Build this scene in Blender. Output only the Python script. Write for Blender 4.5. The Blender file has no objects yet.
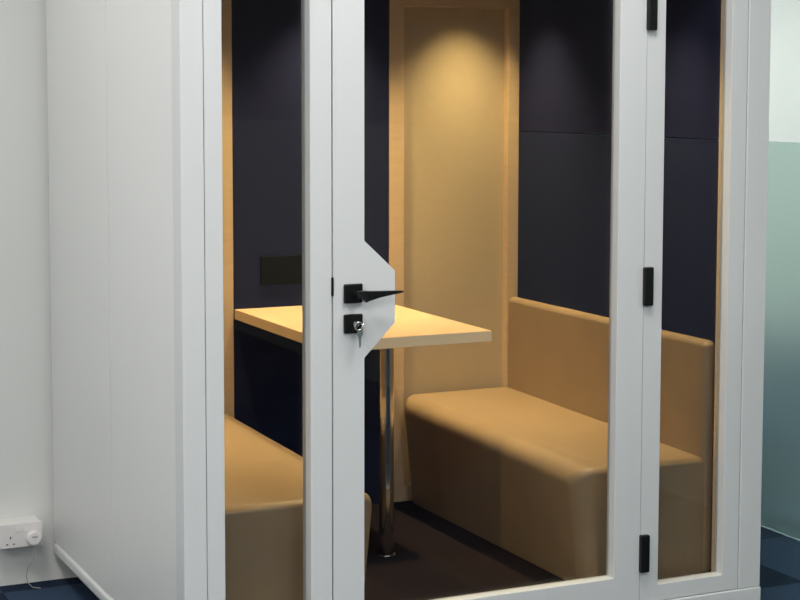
import bpy, bmesh, math, random
from mathutils import Vector, Matrix
random.seed(4)
S = bpy.context.scene
COL = S.collection
F = 0.16            # height of the booth's inner floor above the room carpet

# ------------------------------------------------------------------ materials
def new_mat(name):
    m = bpy.data.materials.new(name); m.use_nodes = True
    nt = m.node_tree; b = nt.nodes['Principled BSDF']
    return m, nt, b

def srgb(r, g, b):
    f = lambda c: (c/255/12.92) if c/255 <= .04045 else ((c/255+.055)/1.055)**2.4
    return (f(r), f(g), f(b), 1)

def plain(name, col, rough=.5, metal=0, var=.04, scale=6, bump=0, bscale=200, stretch=(1,1,1), spec=.5, sheen=0):
    m, nt, b = new_mat(name)
    tc = nt.nodes.new('ShaderNodeTexCoord'); mp = nt.nodes.new('ShaderNodeMapping')
    mp.inputs['Scale'].default_value = stretch
    nt.links.new(tc.outputs['Object'], mp.inputs['Vector'])
    n = nt.nodes.new('ShaderNodeTexNoise'); n.inputs['Scale'].default_value = scale; n.inputs['Detail'].default_value = 5
    nt.links.new(mp.outputs['Vector'], n.inputs['Vector'])
    r = nt.nodes.new('ShaderNodeValToRGB')
    r.color_ramp.elements[0].position = .3; r.color_ramp.elements[1].position = .7
    r.color_ramp.elements[0].color = tuple(c*(1-var) for c in col[:3])+(1,)
    r.color_ramp.elements[1].color = tuple(min(1, c*(1+var)) for c in col[:3])+(1,)
    nt.links.new(n.outputs['Fac'], r.inputs['Fac']); nt.links.new(r.outputs['Color'], b.inputs['Base Color'])
    b.inputs['Roughness'].default_value = rough; b.inputs['Metallic'].default_value = metal
    b.inputs['Specular IOR Level'].default_value = spec
    if sheen: b.inputs['Sheen Weight'].default_value = sheen
    if bump:
        n2 = nt.nodes.new('ShaderNodeTexNoise'); n2.inputs['Scale'].default_value = bscale; n2.inputs['Detail'].default_value = 4
        nt.links.new(mp.outputs['Vector'], n2.inputs['Vector'])
        bp = nt.nodes.new('ShaderNodeBump'); bp.inputs['Strength'].default_value = bump; bp.inputs['Distance'].default_value = .002
        nt.links.new(n2.outputs['Fac'], bp.inputs['Height']); nt.links.new(bp.outputs['Normal'], b.inputs['Normal'])
    return m

M = {}
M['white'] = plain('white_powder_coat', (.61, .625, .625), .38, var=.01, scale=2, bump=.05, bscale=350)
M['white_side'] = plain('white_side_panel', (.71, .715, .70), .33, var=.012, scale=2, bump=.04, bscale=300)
M['wall'] = plain('painted_wall', (.68, .69, .67), .7, var=.01, scale=1.5, bump=.06, bscale=150)
M['ceiling'] = plain('ceiling_paint', (.75, .75, .74), .9, var=.01)
M['navy'] = plain('navy_felt', (.018, .0215, .068), .95, var=.05, scale=60, spec=.05)
M['beige'] = plain('beige_fabric', (.57, .46, .325), .9, var=.03, scale=50, bump=.3, bscale=600, spec=.2)
M['maple'] = plain('maple_veneer', (.76, .57, .385), .28, var=.05, scale=5, stretch=(1, 1, 14), bump=.03)
M['maple_top'] = plain('maple_table', (.75, .55, .37), .38, var=.05, scale=5, stretch=(12, 1, 1), bump=.03)
M['maple_lit'] = plain('maple_lit_front', (.92, .76, .58), .4, var=.03, scale=5)  # paler than the tabletop: light on the front edge put into the colour
M['leather'] = plain('tan_leatherette', (.375, .265, .165), .42, var=.05, scale=9, bump=.25, bscale=260)
M['pod_carpet'] = plain('brown_carpet', (.020, .014, .016), 1, var=.35, scale=220, bump=.8, bscale=400, spec=.1)
M['black'] = plain('black_metal', (.004, .004, .0045), .36, var=.1, spec=.3)
M['black_plastic'] = plain('black_plastic', (.004, .004, .005), .7, spec=.08, var=.1)
M['chrome'] = plain('chrome', (.62, .62, .63), .1, metal=1, var=.02)
M['key_metal'] = plain('nickel', (.55, .55, .54), .22, metal=1, var=.05)
M['plastic'] = plain('white_plastic', (.76, .74, .72), .35, var=.01)
M['grey_cable'] = plain('grey_cable', (.35, .36, .36), .5)
M['foot'] = plain('dark_rubber', (.03, .03, .03), .7)

def glass_mat(name, tint, strength=1.0):
    m = bpy.data.materials.new(name); m.use_nodes = True; nt = m.node_tree
    nt.nodes.clear()
    out = nt.nodes.new('ShaderNodeOutputMaterial'); mix = nt.nodes.new('ShaderNodeMixShader')
    tr = nt.nodes.new('ShaderNodeBsdfTransparent'); tr.inputs['Color'].default_value = tint
    gl = nt.nodes.new('ShaderNodeBsdfGlossy'); gl.inputs['Roughness'].default_value = .02
    lw = nt.nodes.new('ShaderNodeLayerWeight'); lw.inputs['Blend'].default_value = .5
    p = nt.nodes.new('ShaderNodeMath'); p.operation = 'POWER'; p.inputs[1].default_value = 5
    a = nt.nodes.new('ShaderNodeMath'); a.operation = 'MULTIPLY_ADD'; a.inputs[1].default_value = .96*strength; a.inputs[2].default_value = .04*strength
    nt.links.new(lw.outputs['Facing'], p.inputs[0]); nt.links.new(p.outputs[0], a.inputs[0])
    nt.links.new(a.outputs[0], mix.inputs[0]); nt.links.new(tr.outputs[0], mix.inputs[1]); nt.links.new(gl.outputs[0], mix.inputs[2])
    nt.links.new(mix.outputs[0], out.inputs['Surface'])
    return m
M['glass'] = glass_mat('clear_glass', (.80, .81, .80, 1), .55)
M['glass_clear'] = glass_mat('partition_glass', (.97, .985, .975, 1), .6)

def frosted():
    m, nt, b = new_mat('frosted_glass')
    b.inputs['Base Color'].default_value = (.75, .925, .855, 1)
    b.inputs['Roughness'].default_value = .42
    b.inputs['IOR'].default_value = 1.12
    b.inputs['Transmission Weight'].default_value = .80
    b.inputs['Coat Weight'].default_value = .25; b.inputs['Coat Roughness'].default_value = .08
    n = nt.nodes.new('ShaderNodeTexNoise'); n.inputs['Scale'].default_value = 400
    bp = nt.nodes.new('ShaderNodeBump'); bp.inputs['Strength'].default_value = .1; bp.inputs['Distance'].default_value = .001
    nt.links.new(n.outputs['Fac'], bp.inputs['Height']); nt.links.new(bp.outputs['Normal'], b.inputs['Normal'])
    return m
M['frosted'] = frosted()

def carpet_tiles():
    m, nt, b = new_mat('blue_carpet_tiles')
    N = nt.nodes.new; L = nt.links.new
    tc = N('ShaderNodeTexCoord'); mp = N('ShaderNodeMapping')
    mp.inputs['Scale'].default_value = (2, 2, 2); mp.inputs['Location'].default_value = (.48, .10, 0)
    L(tc.outputs['Object'], mp.inputs['Vector'])
    sep = N('ShaderNodeSeparateXYZ'); L(mp.outputs['Vector'], sep.inputs[0])
    comb = N('ShaderNodeCombineXYZ')
    for i in range(2):
        fl = N('ShaderNodeMath'); fl.operation = 'FLOOR'; L(sep.outputs[i], fl.inputs[0]); L(fl.outputs[0], comb.inputs[i])
    wn = N('ShaderNodeTexWhiteNoise'); wn.noise_dimensions = '2D'; L(comb.outputs[0], wn.inputs['Vector'])
    ck = N('ShaderNodeTexChecker'); ck.inputs['Scale'].default_value = 1
    L(mp.outputs['Vector'], ck.inputs['Vector'])
    add = N('ShaderNodeMath'); add.operation = 'MULTIPLY_ADD'; add.inputs[1].default_value = .35
    mul = N('ShaderNodeMath'); mul.operation = 'MULTIPLY'; mul.inputs[1].default_value = .6
    L(ck.outputs['Fac'], mul.inputs[0]); L(wn.outputs['Value'], add.inputs[0]); L(mul.outputs[0], add.inputs[2])
    nz = N('ShaderNodeTexNoise'); nz.inputs['Scale'].default_value = 90; nz.inputs['Detail'].default_value = 6
    L(tc.outputs['Object'], nz.inputs['Vector'])
    m2 = N('ShaderNodeMath'); m2.operation = 'MULTIPLY_ADD'; m2.inputs[1].default_value = .3; L(nz.outputs['Fac'], m2.inputs[0]); L(add.outputs[0], m2.inputs[2])
    r = N('ShaderNodeValToRGB'); L(m2.outputs[0], r.inputs['Fac'])
    e = r.color_ramp.elements; e[0].position = .12; e[0].color = (.010, .018, .036, 1); e[1].position = .95; e[1].color = (.037, .062, .108, 1)
    L(r.outputs['Color'], b.inputs['Base Color']); b.inputs['Roughness'].default_value = 1; b.inputs['Specular IOR Level'].default_value = .1
    bp = N('ShaderNodeBump'); bp.inputs['Strength'].default_value = .7; bp.inputs['Distance'].default_value = .003
    L(nz.outputs['Fac'], bp.inputs['Height']); L(bp.outputs['Normal'], b.inputs['Normal'])
    return m
M['carpet'] = carpet_tiles()

def emis(name, col, s):
    m, nt, b = new_mat(name)
    b.inputs['Emission Color'].default_value = col; b.inputs['Emission Strength'].default_value = s
    return m
M['bulb'] = emis('warm_lamp_lens', (1, .72, .42, 1), 12)

# ------------------------------------------------------------------ mesh helpers
class MB:
    def __init__(s): s.bm = bmesh.new()
    def box(s, x0, x1, y0, y1, z0, z1, bev=0, seg=2, keep=None):
        """z is given from the booth floor; keep = test on edge midpoints that picks the edges to bevel"""
        t = bmesh.new(); bmesh.ops.create_cube(t, size=1)
        for v in t.verts:
            v.co = Vector((x0+(v.co.x+.5)*(x1-x0), y0+(v.co.y+.5)*(y1-y0), F+z0+(v.co.z+.5)*(z1-z0)))
        if bev:
            ed = [e for e in t.edges if keep is None or keep((e.verts[0].co+e.verts[1].co)/2)]
            bmesh.ops.bevel(t, geom=ed, offset=bev, segments=seg, profile=.5, affect='EDGES')
        s.merge(t); return s
    def merge(s, t):
        me = bpy.data.meshes.new('t'); t.to_mesh(me); t.free(); s.bm.from_mesh(me); bpy.data.meshes.remove(me)
    def prism(s, pts, y0, y1, bev=0, seg=2):
        """polygon of (x, z) extruded along y"""
        t = bmesh.new()
        vs = [t.verts.new((x, y0, F+z)) for x, z in pts]
        f = t.faces.new(vs)
        r = bmesh.ops.extrude_face_region(t, geom=[f])
        for v in [g for g in r['geom'] if isinstance(g, bmesh.types.BMVert)]: v.co.y = y1
        bmesh.ops.recalc_face_normals(t, faces=t.faces)
        if bev: bmesh.ops.bevel(t, geom=t.edges[:], offset=bev, segments=seg, profile=.5, affect='EDGES')
        s.merge(t); return s
    def loft(s, rings):
        """rings of equal length joined into a closed skin"""
        t = bmesh.new(); R = [[t.verts.new(Vector(p)+Vector((0, 0, F))) for p in r] for r in rings]
        n = len(R[0])
        for a, b in zip(R, R[1:]):
            for i in range(n): t.faces.new((a[i], a[(i+1) % n], b[(i+1) % n], b[i]))
        t.faces.new(R[0][::-1]); t.faces.new(R[-1])
        bmesh.ops.recalc_face_normals(t, faces=t.faces)
        s.merge(t); return s
    def cyl(s, c, r, h, axis='z', r2=None, n=40, bev=0):
        """starts at c and runs h along the axis"""
        t = bmesh.new(); bmesh.ops.create_cone(t, cap_ends=True, segments=n, radius1=r, radius2=r if r2 is None else r2, depth=h)
        bmesh.ops.translate(t, verts=t.verts, vec=(0, 0, h/2))
        if bev:
            ed = [e for e in t.edges if abs(e.verts[0].co.z-e.verts[1].co.z) < 1e-6]
            bmesh.ops.bevel(t, geom=ed, offset=bev, segments=3, profile=.5, affect='EDGES')
        if axis == 'y': bmesh.ops.rotate(t, verts=t.verts, matrix=Matrix.Rotation(-math.pi/2, 3, 'X'))
        bmesh.ops.translate(t, verts=t.verts, vec=(c[0], c[1], c[2]+F))
        s.merge(t); return s
    def tube(s, pts, r, n=10):
        P = [Vector(p) for p in pts]; rings = []
        for i, p in enumerate(P):
            d = (P[min(i+1, len(P)-1)]-P[max(i-1, 0)]).normalized()
            a = d.cross(Vector((.3, 1, .2))).normalized(); b = d.cross(a)
            rr = r[i] if isinstance(r, (list, tuple)) else r
            rings.append([p+a*math.cos(2*math.pi*k/n)*rr+b*math.sin(2*math.pi*k/n)*rr for k in range(n)])
        return s.loft(rings)
    def torus(s, c, R, r, axis='y', n=28, m=10):
        t = bmesh.new(); G = []
        for i in range(n):
            a = 2*math.pi*i/n; row = []
            for j in range(m):
                q = 2*math.pi*j/m; k = R+r*math.cos(q)
                row.append(t.verts.new((c[0]+k*math.cos(a), c[1]+r*math.sin(q), F+c[2]+k*math.sin(a))))
            G.append(row)
        for i in range(n):
            for j in range(m): t.faces.new((G[i][j], G[(i+1) % n][j], G[(i+1) % n][(j+1) % m], G[i][(j+1) % m]))
        bmesh.ops.recalc_face_normals(t, faces=t.faces)
        s.merge(t); return s
    def build(s, name, mat, parent=None, smooth=True, angle=35):
        origin = world_of(parent) if parent else Vector((0, 0, 0))
        c = origin
        if parent is None:
            vs = [v.co for v in s.bm.verts]
            c = Vector(((min(v.x for v in vs)+max(v.x for v in vs))/2, (min(v.y for v in vs)+max(v.y for v in vs))/2, min(v.z for v in vs)))
        bmesh.ops.translate(s.bm, verts=s.bm.verts, vec=-c)
        me = bpy.data.meshes.new(name); s.bm.to_mesh(me); s.bm.free()
        if smooth:
            for p in me.polygons: p.use_smooth = True
            try: me.set_sharp_from_angle(angle=math.radians(angle))
            except Exception: pass
        me.materials.append(mat)
        o = bpy.data.objects.new(name, me); COL.objects.link(o)
        if smooth:
            wn = o.modifiers.new('weighted', 'WEIGHTED_NORMAL'); wn.keep_sharp = True
        if parent: o.parent = parent
        else: o.location = c
        return o

def world_of(o):
    v = Vector(o.location)
    while o.parent: o = o.parent; v += Vector(o.location)
    return v

def tag(o, label=None, cat=None, group=None, kind=None):
    if label: o['label'] = label
    if cat: o['category'] = cat
    if group: o['group'] = group
    if kind: o['kind'] = kind
    return o
def thing(name, label, cat, loc, group=None):
    o = bpy.data.objects.new(name, None); COL.objects.link(o); o.location = loc; o.empty_display_size = .1
    return tag(o, label, cat, group)
def struct(name, mb, mat, label=None):
    return tag(mb.build(name, mat, smooth=False), label, None, None, 'structure')

# ------------------------------------------------------------------ the room
struct('floor', MB().box(-3.2, 9, -5, 9, -F-.05, -F), M['carpet'], 'floor of square blue carpet tiles')
struct('ceiling', MB().box(-3.2, 9, -5, 9, 2.70, 2.75), M['ceiling'], 'plain white ceiling')
struct('wall_back', MB().box(-3.2, 4.0, 5.53, 5.62, -F, 2.70), M['wall'], 'painted white wall behind the booth')
struct('wall_left', MB().box(-3.3, -3.2, -5, 5.62, -F, 2.70), M['wall'], 'painted white wall')
struct('wall_front', MB().box(-3.2, 9, -5.1, -5, -F, 2.70), M['wall'], 'painted white wall')
struct('wall_far', MB().box(4.0, 9, 9, 9.1, -F, 2.70), M['wall'], 'bright white wall beyond the glass partition')
struct('wall_right', MB().box(9, 9.1, -5.1, 9.1, -F, 2.70), M['wall'], 'painted white wall')
PX = 3.985
struct('window_1', MB().box(PX, PX+.012, -4.98, 5.525, 1.314, 2.695), M['glass_clear'], 'clear upper part of the glass partition')
struct('window_2', MB().box(PX, PX+.012, -4.98, 5.525, -F+.001, 1.312), M['frosted'], 'frosted greenish lower part of the glass partition')

# ------------------------------------------------------------------ the booth
XL, XR = 1.346, 3.202        # outer sides
YF, YB = 4.10, 5.505         # front and back faces
IL, IR = 1.439, 3.105        # inner linings
BY = 5.445                   # inner back face
TOP = 2.17
pod = thing('office_pod', 'white framed glass fronted acoustic meeting booth with door, lined in navy felt', 'booth', ((XL+XR)/2, (YF+YB)/2, 0))

MB().box(XL+.012, XR-.012, YF+.012, YB-.012, -.065, -.006).build('floor_deck', M['foot'], pod)
MB().box(IL, IR, 4.165, BY, -.006, 0).build('floor_carpet', M['pod_carpet'], pod)
rail = MB()
rail.box(XL-.003, XL+.02, YF+.05, YB, -.065, -.020, .014, 4)
rail.build('base_rail', M['white_side'], pod)
MB().box(XR-.02, XR+.003, YF+.05, YB, -.065, -.020, .014, 4).build('base_rail', M['white_side'], pod)
MB().box(XL-.003, XR+.003, YF-.003, YF+.05, -.095, -.022, .004, 3).build('base_rail', M['white'], pod)
for fx in (XL+.30, XR-.30):
    for fy in (YF+.28, YB-.28):
        MB().cyl((fx, fy, -F), .028, .018, bev=.004).cyl((fx, fy, -F+.018), .010, .08).build('foot', M['foot'], pod)
# outer side panels with the seam between them
for sx0, sx1 in ((XL+.002, XL+.028), (XR-.028, XR-.002)):
    MB().box(sx0, sx1, YF+.068, 4.7865, -.018, TOP-.03, .0010, 2).build('side_panel', M['white_side'], pod)
    MB().box(sx0, sx1, 4.7895, YB, -.018, TOP-.03, .0010, 2).build('side_panel', M['white_side'], pod)
MB().box(XL+.03, XR-.03, 5.49, YB, -.018, TOP-.03).build('back_panel', M['white_side'], pod)
MB().box(XL, XR, YF, YB, TOP-.03, TOP, .004).build('roof_panel', M['white'], pod)
MB().box(IL, IR, 4.165, BY+.04, 2.05, 2.08).build('ceiling_panel', M['navy'], pod)

# corner posts, header
for a, b in ((XL, 1.409), (3.1225, XR)):
    MB().box(a, b, YF, YF+.068, -.021, TOP-.031, .0022, 3).build('corner_post', M['white'], pod)
MB().box(1.411, 3.120, YF+.004, YF+.06, 2.03, TOP-.031, .002).build('header', M['white'], pod)

def ring(x0, x1, z0, z1, ox0, ox1, oz0, oz1, y0, y1):
    m = MB()
    t = bmesh.new()
    O = [(x0, z0), (x1, z0), (x1, z1), (x0, z1)]; I = [(ox0, oz0), (ox1, oz0), (ox1, oz1), (ox0, oz1)]
    vs = {}
    for y in (y0, y1):
        for k, P in (('o', O), ('i', I)):
            for i, (x, z) in enumerate(P): vs[(k, i, y)] = t.verts.new((x, y, F+z))
    for i in range(4):
        j = (i+1) % 4
        t.faces.new((vs['o', i, y0], vs['o', j, y0], vs['i', j, y0], vs['i', i, y0]))
        t.faces.new((vs['o', i, y1], vs['o', j, y1], vs['i', j, y1], vs['i', i, y1]))
        t.faces.new((vs['o', i, y0], vs['o', j, y0], vs['o', j, y1], vs['o', i, y1]))
        t.faces.new((vs['i', i, y0], vs['i', j, y0], vs['i', j, y1], vs['i', i, y1]))
    bmesh.ops.recalc_face_normals(t, faces=t.faces)
    ed = [e for e in t.edges if len(e.link_faces) == 2 and e.calc_face_angle() > .5]
    bmesh.ops.bevel(t, geom=ed, offset=.0018, segments=2, profile=.5, affect='EDGES')
    m.merge(t); return m

# fixed lights either side of the door
lf = ring(1.411, 1.7685, -.020, 2.028, 1.461, 1.706, .030, 1.95, YF+.003, YF+.062).build('fixed_frame', M['white'], pod)
MB().box(1.461, 1.706, 4.138, 4.146, .030, 1.95).build('glass_pane', M['glass'], lf)
rf = ring(2.7635, 3.120, -.020, 2.028, 2.828, 3.063, .030, 1.95, YF+.003, YF+.046).build('fixed_frame', M['white'], pod)
MB().box(2.828, 3.063, 4.134, 4.142, .030, 1.95).build('glass_pane', M['glass'], rf)
MB().box(3.0635, 3.1045, 4.147, 4.161, .0, 2.02, .001).build('timber_strip', M['maple'], pod)
MB().box(1.4395, 1.4605, 4.1625, 4.172, .0, 2.02, .001).build('timber_strip', M['maple'], pod)

# door
D0, D1, DZ0, DZ1 = 1.7715, 2.7615, -.018, 2.026
gx0, gx1, gz0, gz1 = 1.864, 2.671, .067, 1.945
t = bmesh.new()
outer = [(D0, DZ0), (D1, DZ0), (D1, DZ1), (D0, DZ1)]
inner = [(gx0, gz0), (gx1, gz0), (gx1, gz1), (gx0, gz1), (gx0, 1.097), (1.956, 1.012), (1.956, .870), (gx0, .778)]
def door_face(y):
    o = [t.verts.new((x, y, F+z)) for x, z in outer]; i = [t.verts.new((x, y, F+z)) for x, z in inner]
    t.faces.new((o[0], o[1], i[1], i[0])); t.faces.new((o[1], o[2], i[2], i[1])); t.faces.new((o[2], o[3], i[3], i[2]))
    t.faces.new((o[3], o[0], i[0], i[7], i[6], i[5], i[4], i[3]))
    return o, i
oa, ia = door_face(YF+.001); ob, ib = door_face(YF+.044)
for a, b in ((oa, ob), (ia, ib)):
    n = len(a)
    for k in range(n): t.faces.new((a[k], a[(k+1) % n], b[(k+1) % n], b[k]))
bmesh.ops.recalc_face_normals(t, faces=t.faces)
ed = [e for e in t.edges if len(e.link_faces) == 2 and e.calc_face_angle() > .4]
bmesh.ops.bevel(t, geom=ed, offset=.0018, segments=2, profile=.5, affect='EDGES')
m = MB(); m.merge(t)
door = m.build('door', M['white'], pod)
MB().prism(inner, 4.132, 4.140).build('glass_pane', M['glass'], door, smooth=False)

# lever handle on its square rose, key cylinder on a second rose
hx, hz, lz = 1.828, .9565, .8745
h = MB().box(hx-.0275, hx+.0275, YF-.009, YF+.001, hz-.0262, hz+.0262, .004, 3)
h.build('handle_rose', M['black'], door)
h = MB()
def rect(x, y, z, wx, wy, wz):      # rectangle facing +x
    return [(x, y-wy, z-wz), (x, y+wy, z-wz), (x, y+wy, z+wz), (x, y-wy, z+wz)]
h.cyl((hx+.006, YF-.052, hz-.001), .0095, .044, axis='y')
h.loft([rect(hx-.010, YF-.058, hz+.009, 0, .004, .0025), rect(hx+.012, YF-.058, hz-.003, 0, .009, .0155),
        rect(hx+.020, YF-.057, hz-.002, 0, .0085, .013), rect(hx+.055, YF-.054, hz+.0010, 0, .007, .0085),
        rect(hx+.088, YF-.052, hz+.0028, 0, .006, .0055), rect(hx+.120, YF-.050, hz+.0040, 0, .0045, .003), rect(hx+.129, YF-.050, hz+.0042, 0, .002, .0012)])
h.build('lever_handle', M['black'], door, angle=20)
ro = MB().box(hx-.0275, hx+.0275, YF-.009, YF+.001, lz-.0262, lz+.0262, .004, 3).build('lock_rose', M['black'], door)
MB().cyl((hx+.005, YF-.014, lz-.001), .0085, .006, axis='y', bev=.001).build('key_cylinder', M['key_metal'], ro)
MB().box(1.7665, 1.7725, YF-.001, YF+.006, .952, 1.002, .0005).build('latch_keeper', M['black'], door)
for z0, z1 in ((.0765, .189), (.873, .987), (1.675, 1.788)):
    MB().box(2.757, 2.787, YF-.016, YF+.002, z0, z1, .0045, 3).build('hinge', M['black'], door)

# key left in the lock
kx, ky, kz = hx+.005, YF-.0145, lz-.001
k = thing('key', 'small nickel key hanging from the black lock below the lever handle', 'key', (kx, ky, F+kz))
b = MB().box(kx-.0015, kx+.0015, ky-.014, ky-.0005, kz-.0042, kz+.0042, .0006)
b.torus((kx-.001, ky-.017, kz-.003), .0105, .0026)
b.build('key_bow', M['key_metal'], k)
MB().tube([(kx+.004, ky-.019, kz-.012), (kx+.008, ky-.022, kz-.004), (kx+.012, ky-.019, kz+.004)], .0015).build('key_ring', M['key_metal'], k)
MB().prism([(kx-.007, kz-.012), (kx+.009, kz-.012), (kx+.0095, kz-.024), (kx+.0045, kz-.034), (kx+.0035, kz-.058), (kx-.0010, kz-.061), (kx-.0020, kz-.036), (kx-.0065, kz-.026)], ky-.0215, ky-.0185, .0006).build('key_blade', M['key_metal'], k)

# inner linings of navy felt; split at eye height stands in for a line reflected in the glass
for a, b in ((IR, IR+.014), (IL-.014, IL)):
    MB().box(a, b, 4.165, BY+.04, .0, 1.350, .003).build('felt_lining', M['navy'], pod)
    MB().box(a, b, 4.165, BY+.04, 1.352, 2.05, .003).build('felt_lining', M['navy'], pod)
fl = MB().box(1.976, 2.571, BY, BY+.015, 0, 2.05, .001).build('felt_lining', M['navy'], pod)
# double outlet over the table
so = MB().box(2.074, 2.228, BY-.010, BY, .825, .925, .003, 3).build('socket_plate', M['black_plastic'], fl)
# timber framed fabric panels at the back, left and right of the felt
for x0, x1, lo, ro_ in ((2.572, 3.1045, .059, .047), (1.4395, 1.975, .047, .059)):
    fr = ring(x0, x1, 0, 1.865, x0+lo, x1-ro_, .06, 1.803, BY-.002, BY+.036).build('timber_frame', M['maple'], pod)
    MB().box(x0+lo, x1-ro_, BY+.030, BY+.040, .06, 1.803).build('fabric_panel', M['beige'], fr)
    MB().box(x0, x1, BY, BY+.03, 1.866, 2.05).build('felt_lining', M['navy'], pod)
# recessed downlights in the booth ceiling
def spot(x, y, e, ang=79, blend=.95):
    d = MB()
    prof = [(.026, 2.046), (.042, 2.046), (.045, 2.049), (.045, 2.052)]
    rings = []
    for r, z in prof: rings.append([(x+r*math.cos(2*math.pi*k/32), y+r*math.sin(2*math.pi*k/32), z) for k in range(32)])
    d.loft(rings)
    o = d.build('downlight', M['plastic'], pod)
    MB().cyl((x, y, 2.0445), .024, .0015).build('lamp_lens', M['bulb'], o)
    l = bpy.data.lights.new('downlight_lamp', 'SPOT'); l.energy = e; l.color = (1, .74, .34); l.spot_size = math.radians(ang); l.spot_blend = blend; l.shadow_soft_size = .03
    lo = bpy.data.objects.new('downlight_lamp', l); COL.objects.link(lo); lo.location = (x, y, F+2.04)
for x, y, e in ((2.87, 5.235, 125), (2.30, 5.24, 135), (1.71, 5.24, 120), (2.85, 4.40, 92), (1.73, 4.40, 92)):
    spot(x, y, e)

# ------------------------------------------------------------------ table
tx0, tx1, ty0, ty1, tz = 1.978, 2.540, 4.618, 5.443, .745
tb = thing('table', 'maple topped fixed table on one chrome post between the benches', 'table', ((tx0+tx1)/2, 4.85, F))
MB().box(tx0, tx1, ty0, ty1, tz-.0345, tz, .0012).build('tabletop', M['maple_top'], tb)
MB().box(tx0+.0002, tx1-.0002, ty0-.0012, ty0-.0001, tz-.0335, tz-.001).build('lit_front_edge', M['maple_lit'], tb)  # thin strip added to carry the painted brightness of the front edge
MB().cyl((2.266, 4.815, .004), .0235, tz-.0345-.004, n=48).build('post', M['chrome'], tb)
MB().cyl((2.266, 4.815, .001), .030, .006, bev=.002, n=48).build('base_flange', M['chrome'], tb)

# ------------------------------------------------------------------ benches
def bench(side, label):
    if side > 0: sx0, sx1, bx0, bx1 = 2.602, 3.064, 3.056, 3.102
    else: sx0, sx1, bx0, bx1 = 1.484, 1.964, 1.444, 1.490
    y0, y1 = 4.205, 5.440
    b = thing('bench', label, 'bench', ((sx0+sx1)/2, (y0+y1)/2, F), 'upholstered benches in the booth')
    # seat: a padded box with a rolled front edge and a slight crown
    front = sx0 if side > 0 else sx1
    t = bmesh.new(); bmesh.ops.create_cube(t, size=1)
    for v in t.verts: v.co = Vector((sx0+(v.co.x+.5)*(sx1-sx0), y0+(v.co.y+.5)*(y1-y0), F+.004+(v.co.z+.5)*.395))
    bmesh.ops.bevel(t, geom=[e for e in t.edges if all(v.co.z > F+.3 and abs(v.co.x-front) < .01 for v in e.verts) or (abs(e.verts[0].co.z-e.verts[1].co.z) > .1 and all(abs(v.co.x-front) < .01 for v in e.verts))],
                    offset=.066, segments=9, profile=.5, affect='EDGES')
    bmesh.ops.bevel(t, geom=[e for e in t.edges if len(e.link_faces) == 2 and e.calc_face_angle() > .6 and all(v.co.z > F+.3 for v in e.verts)],
                    offset=.022, segments=5, profile=.5, affect='EDGES', clamp_overlap=True)
    bmesh.ops.bevel(t, geom=[e for e in t.edges if all(v.co.z < F+.01 for v in e.verts) and e.calc_length() > .05], offset=.012, segments=3, profile=.5, affect='EDGES')
    for v in t.verts:                       # the front leans in towards the floor, the seat crowns a little
        if abs(v.co.x-front) < .2: v.co.x += side*.042*(1-(v.co.z-F)/.399)*(1-abs(v.co.x-front)/.2)
    for v in t.verts: v.co.z = F+(v.co.z-F)*(1-.058*(y1-v.co.y)/(y1-y0))   # and dips towards the door
    m = MB(); m.merge(t); m.build('seat', M['leather'], b, angle=60)
    m = MB().box(bx0, bx1, y0-.004, y1, .004, .735, .020, 6)
    m.build('backrest', M['leather'], b, angle=60)
    return b
bench(1, 'tan upholstered bench along the right wall of the booth, backrest in view')
bench(-1, 'tan upholstered bench in the left of the booth, seen through the narrow left pane')

# ------------------------------------------------------------------ wall outlet and charger
ox0, ox1, oz0, oz1, oy = 1.142, 1.292, -.009, .073, 5.435
w = thing('wall_socket', 'white double wall socket in a surface box low on the back wall', 'socket', ((ox0+ox1)/2, 5.53, F+oz0))
MB().box(ox0+.003, ox1-.003, oy+.008, 5.53, oz0+.002, oz1-.002, .003, 3).build('back_box', M['plastic'], w)
pl = MB().box(ox0, ox1, oy, oy+.008, oz0, oz1, .003, 3).build('face_plate', M['plastic'], w)
for cx in (1.184, 1.258):
    cz = .015
    h = MB().box(cx-.002, cx+.002, oy-.0006, oy+.003, cz+.008, cz+.016)
    h.box(cx-.014, cx-.008, oy-.0006, oy+.003, cz-.012, cz-.008); h.box(cx+.008, cx+.014, oy-.0006, oy+.003, cz-.012, cz-.008)
    h.build('pin_holes', M['foot'], pl)
for cx in (1.208, 1.234):
    MB().box(cx-.007, cx+.007, oy-.003, oy+.002, .045, .059, .001).build('rocker_switch', M['plastic'], pl)
c0 = (1.258, oy-.031, .023)
p = thing('charger_plug', 'round white charger plugged into the wall socket, thin cable hanging', 'charger', (c0[0], oy, F+c0[2]))
MB().cyl(c0, .0240, .0295, axis='y', bev=.006).build('plug_body', M['plastic'], p)
MB().box(c0[0]-.009, c0[0]+.009, c0[1]-.0008, c0[1]+.001, c0[2]+.004, c0[2]+.009, .0003).build('usb_port', M['grey_cable'], p)
MB().tube([(c0[0]+.002, c0[1]+.012, c0[2]-.020), (c0[0]-.006, c0[1]+.013, -.050), (c0[0]-.020, c0[1]+.02, -.075), (c0[0]-.024, c0[1]+.03, -.105),
           (c0[0]-.018, c0[1]+.035, -.132), (c0[0]-.002, c0[1]+.035, -.150), (c0[0]+.025, c0[1]+.04, -.157)], .0016).build('cable', M['grey_cable'], p)

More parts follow.
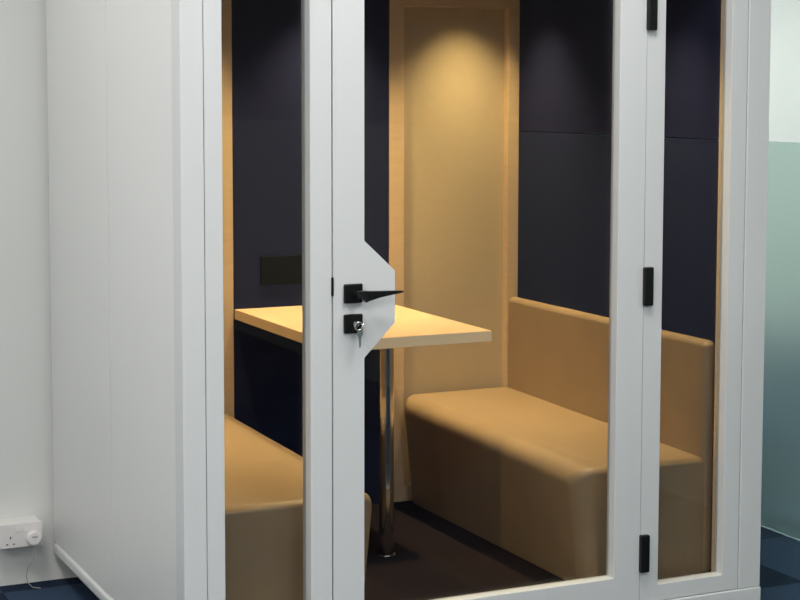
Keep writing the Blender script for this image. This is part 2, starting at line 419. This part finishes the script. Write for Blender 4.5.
# ------------------------------------------------------------------ camera (principal point off centre: the picture is a crop)
cam = bpy.data.cameras.new('camera'); co = bpy.data.objects.new('camera', cam); COL.objects.link(co)
f, cx, cy, xv, yh, xd = 1676., 365., 233., 4061., 91., -400.
a = Vector((xv-cx, yh-cy, f)).normalized(); b = Vector((xd-cx, yh-cy, f)).normalized()
u = b.cross(a).normalized()
if u.y > 0: u = -u
a = b.cross(u).normalized()
if a.x < 0: a = -a
R = (a, b, u)                    # world X, Y, Z in camera coordinates (x right, y down, z forward)
Mx = Matrix([[R[i][0], -R[i][1], -R[i][2]] for i in range(3)])
co.matrix_world = Matrix.Translation((0, 0, F+1.5)) @ Mx.to_4x4()
cam.sensor_width = 36; cam.lens = f*36/800; cam.shift_x = (400-cx)/800; cam.shift_y = (cy-300)/800
cam.clip_start = .05; cam.clip_end = 60
S.camera = co

# ------------------------------------------------------------------ light
def area(loc, sx, sy, e, col=(1, .98, .95)):
    l = bpy.data.lights.new('ceiling_or_fill_lamp', 'AREA'); l.shape = 'RECTANGLE'; l.size = sx; l.size_y = sy; l.energy = e; l.color = col
    o = bpy.data.objects.new('ceiling_or_fill_lamp', l); COL.objects.link(o); o.location = loc; return o
for x in (-1.6, .3, 2.2):
    for y in (-3.4, -1.2, 1.0, 3.2):
        area((x, y, F+2.69), .6, .6, 30)
for x, y in ((5.4, 7.2), (7.2, 7.4), (6.2, 4.4), (6.2, 1.0)):
    area((x, y, F+2.69), 1.0, .6, 60, (.96, 1, .97))
area((.4, 4.7, F+2.69), .6, .6, 12)  # fill lamp added to brighten the left wall and side panels
W = bpy.data.worlds.new('world'); S.world = W; W.use_nodes = True
W.node_tree.nodes['Background'].inputs[0].default_value = (.8, .85, .9, 1); W.node_tree.nodes['Background'].inputs[1].default_value = .3

S.view_settings.view_transform = 'Standard'; S.view_settings.look = 'None'
S.view_settings.exposure = 0; S.view_settings.gamma = 1; S.view_settings.use_curve_mapping = False
S.cycles.max_bounces = 10; S.cycles.transparent_max_bounces = 16; S.cycles.use_denoising = True
S.cycles.sample_clamp_indirect = 4
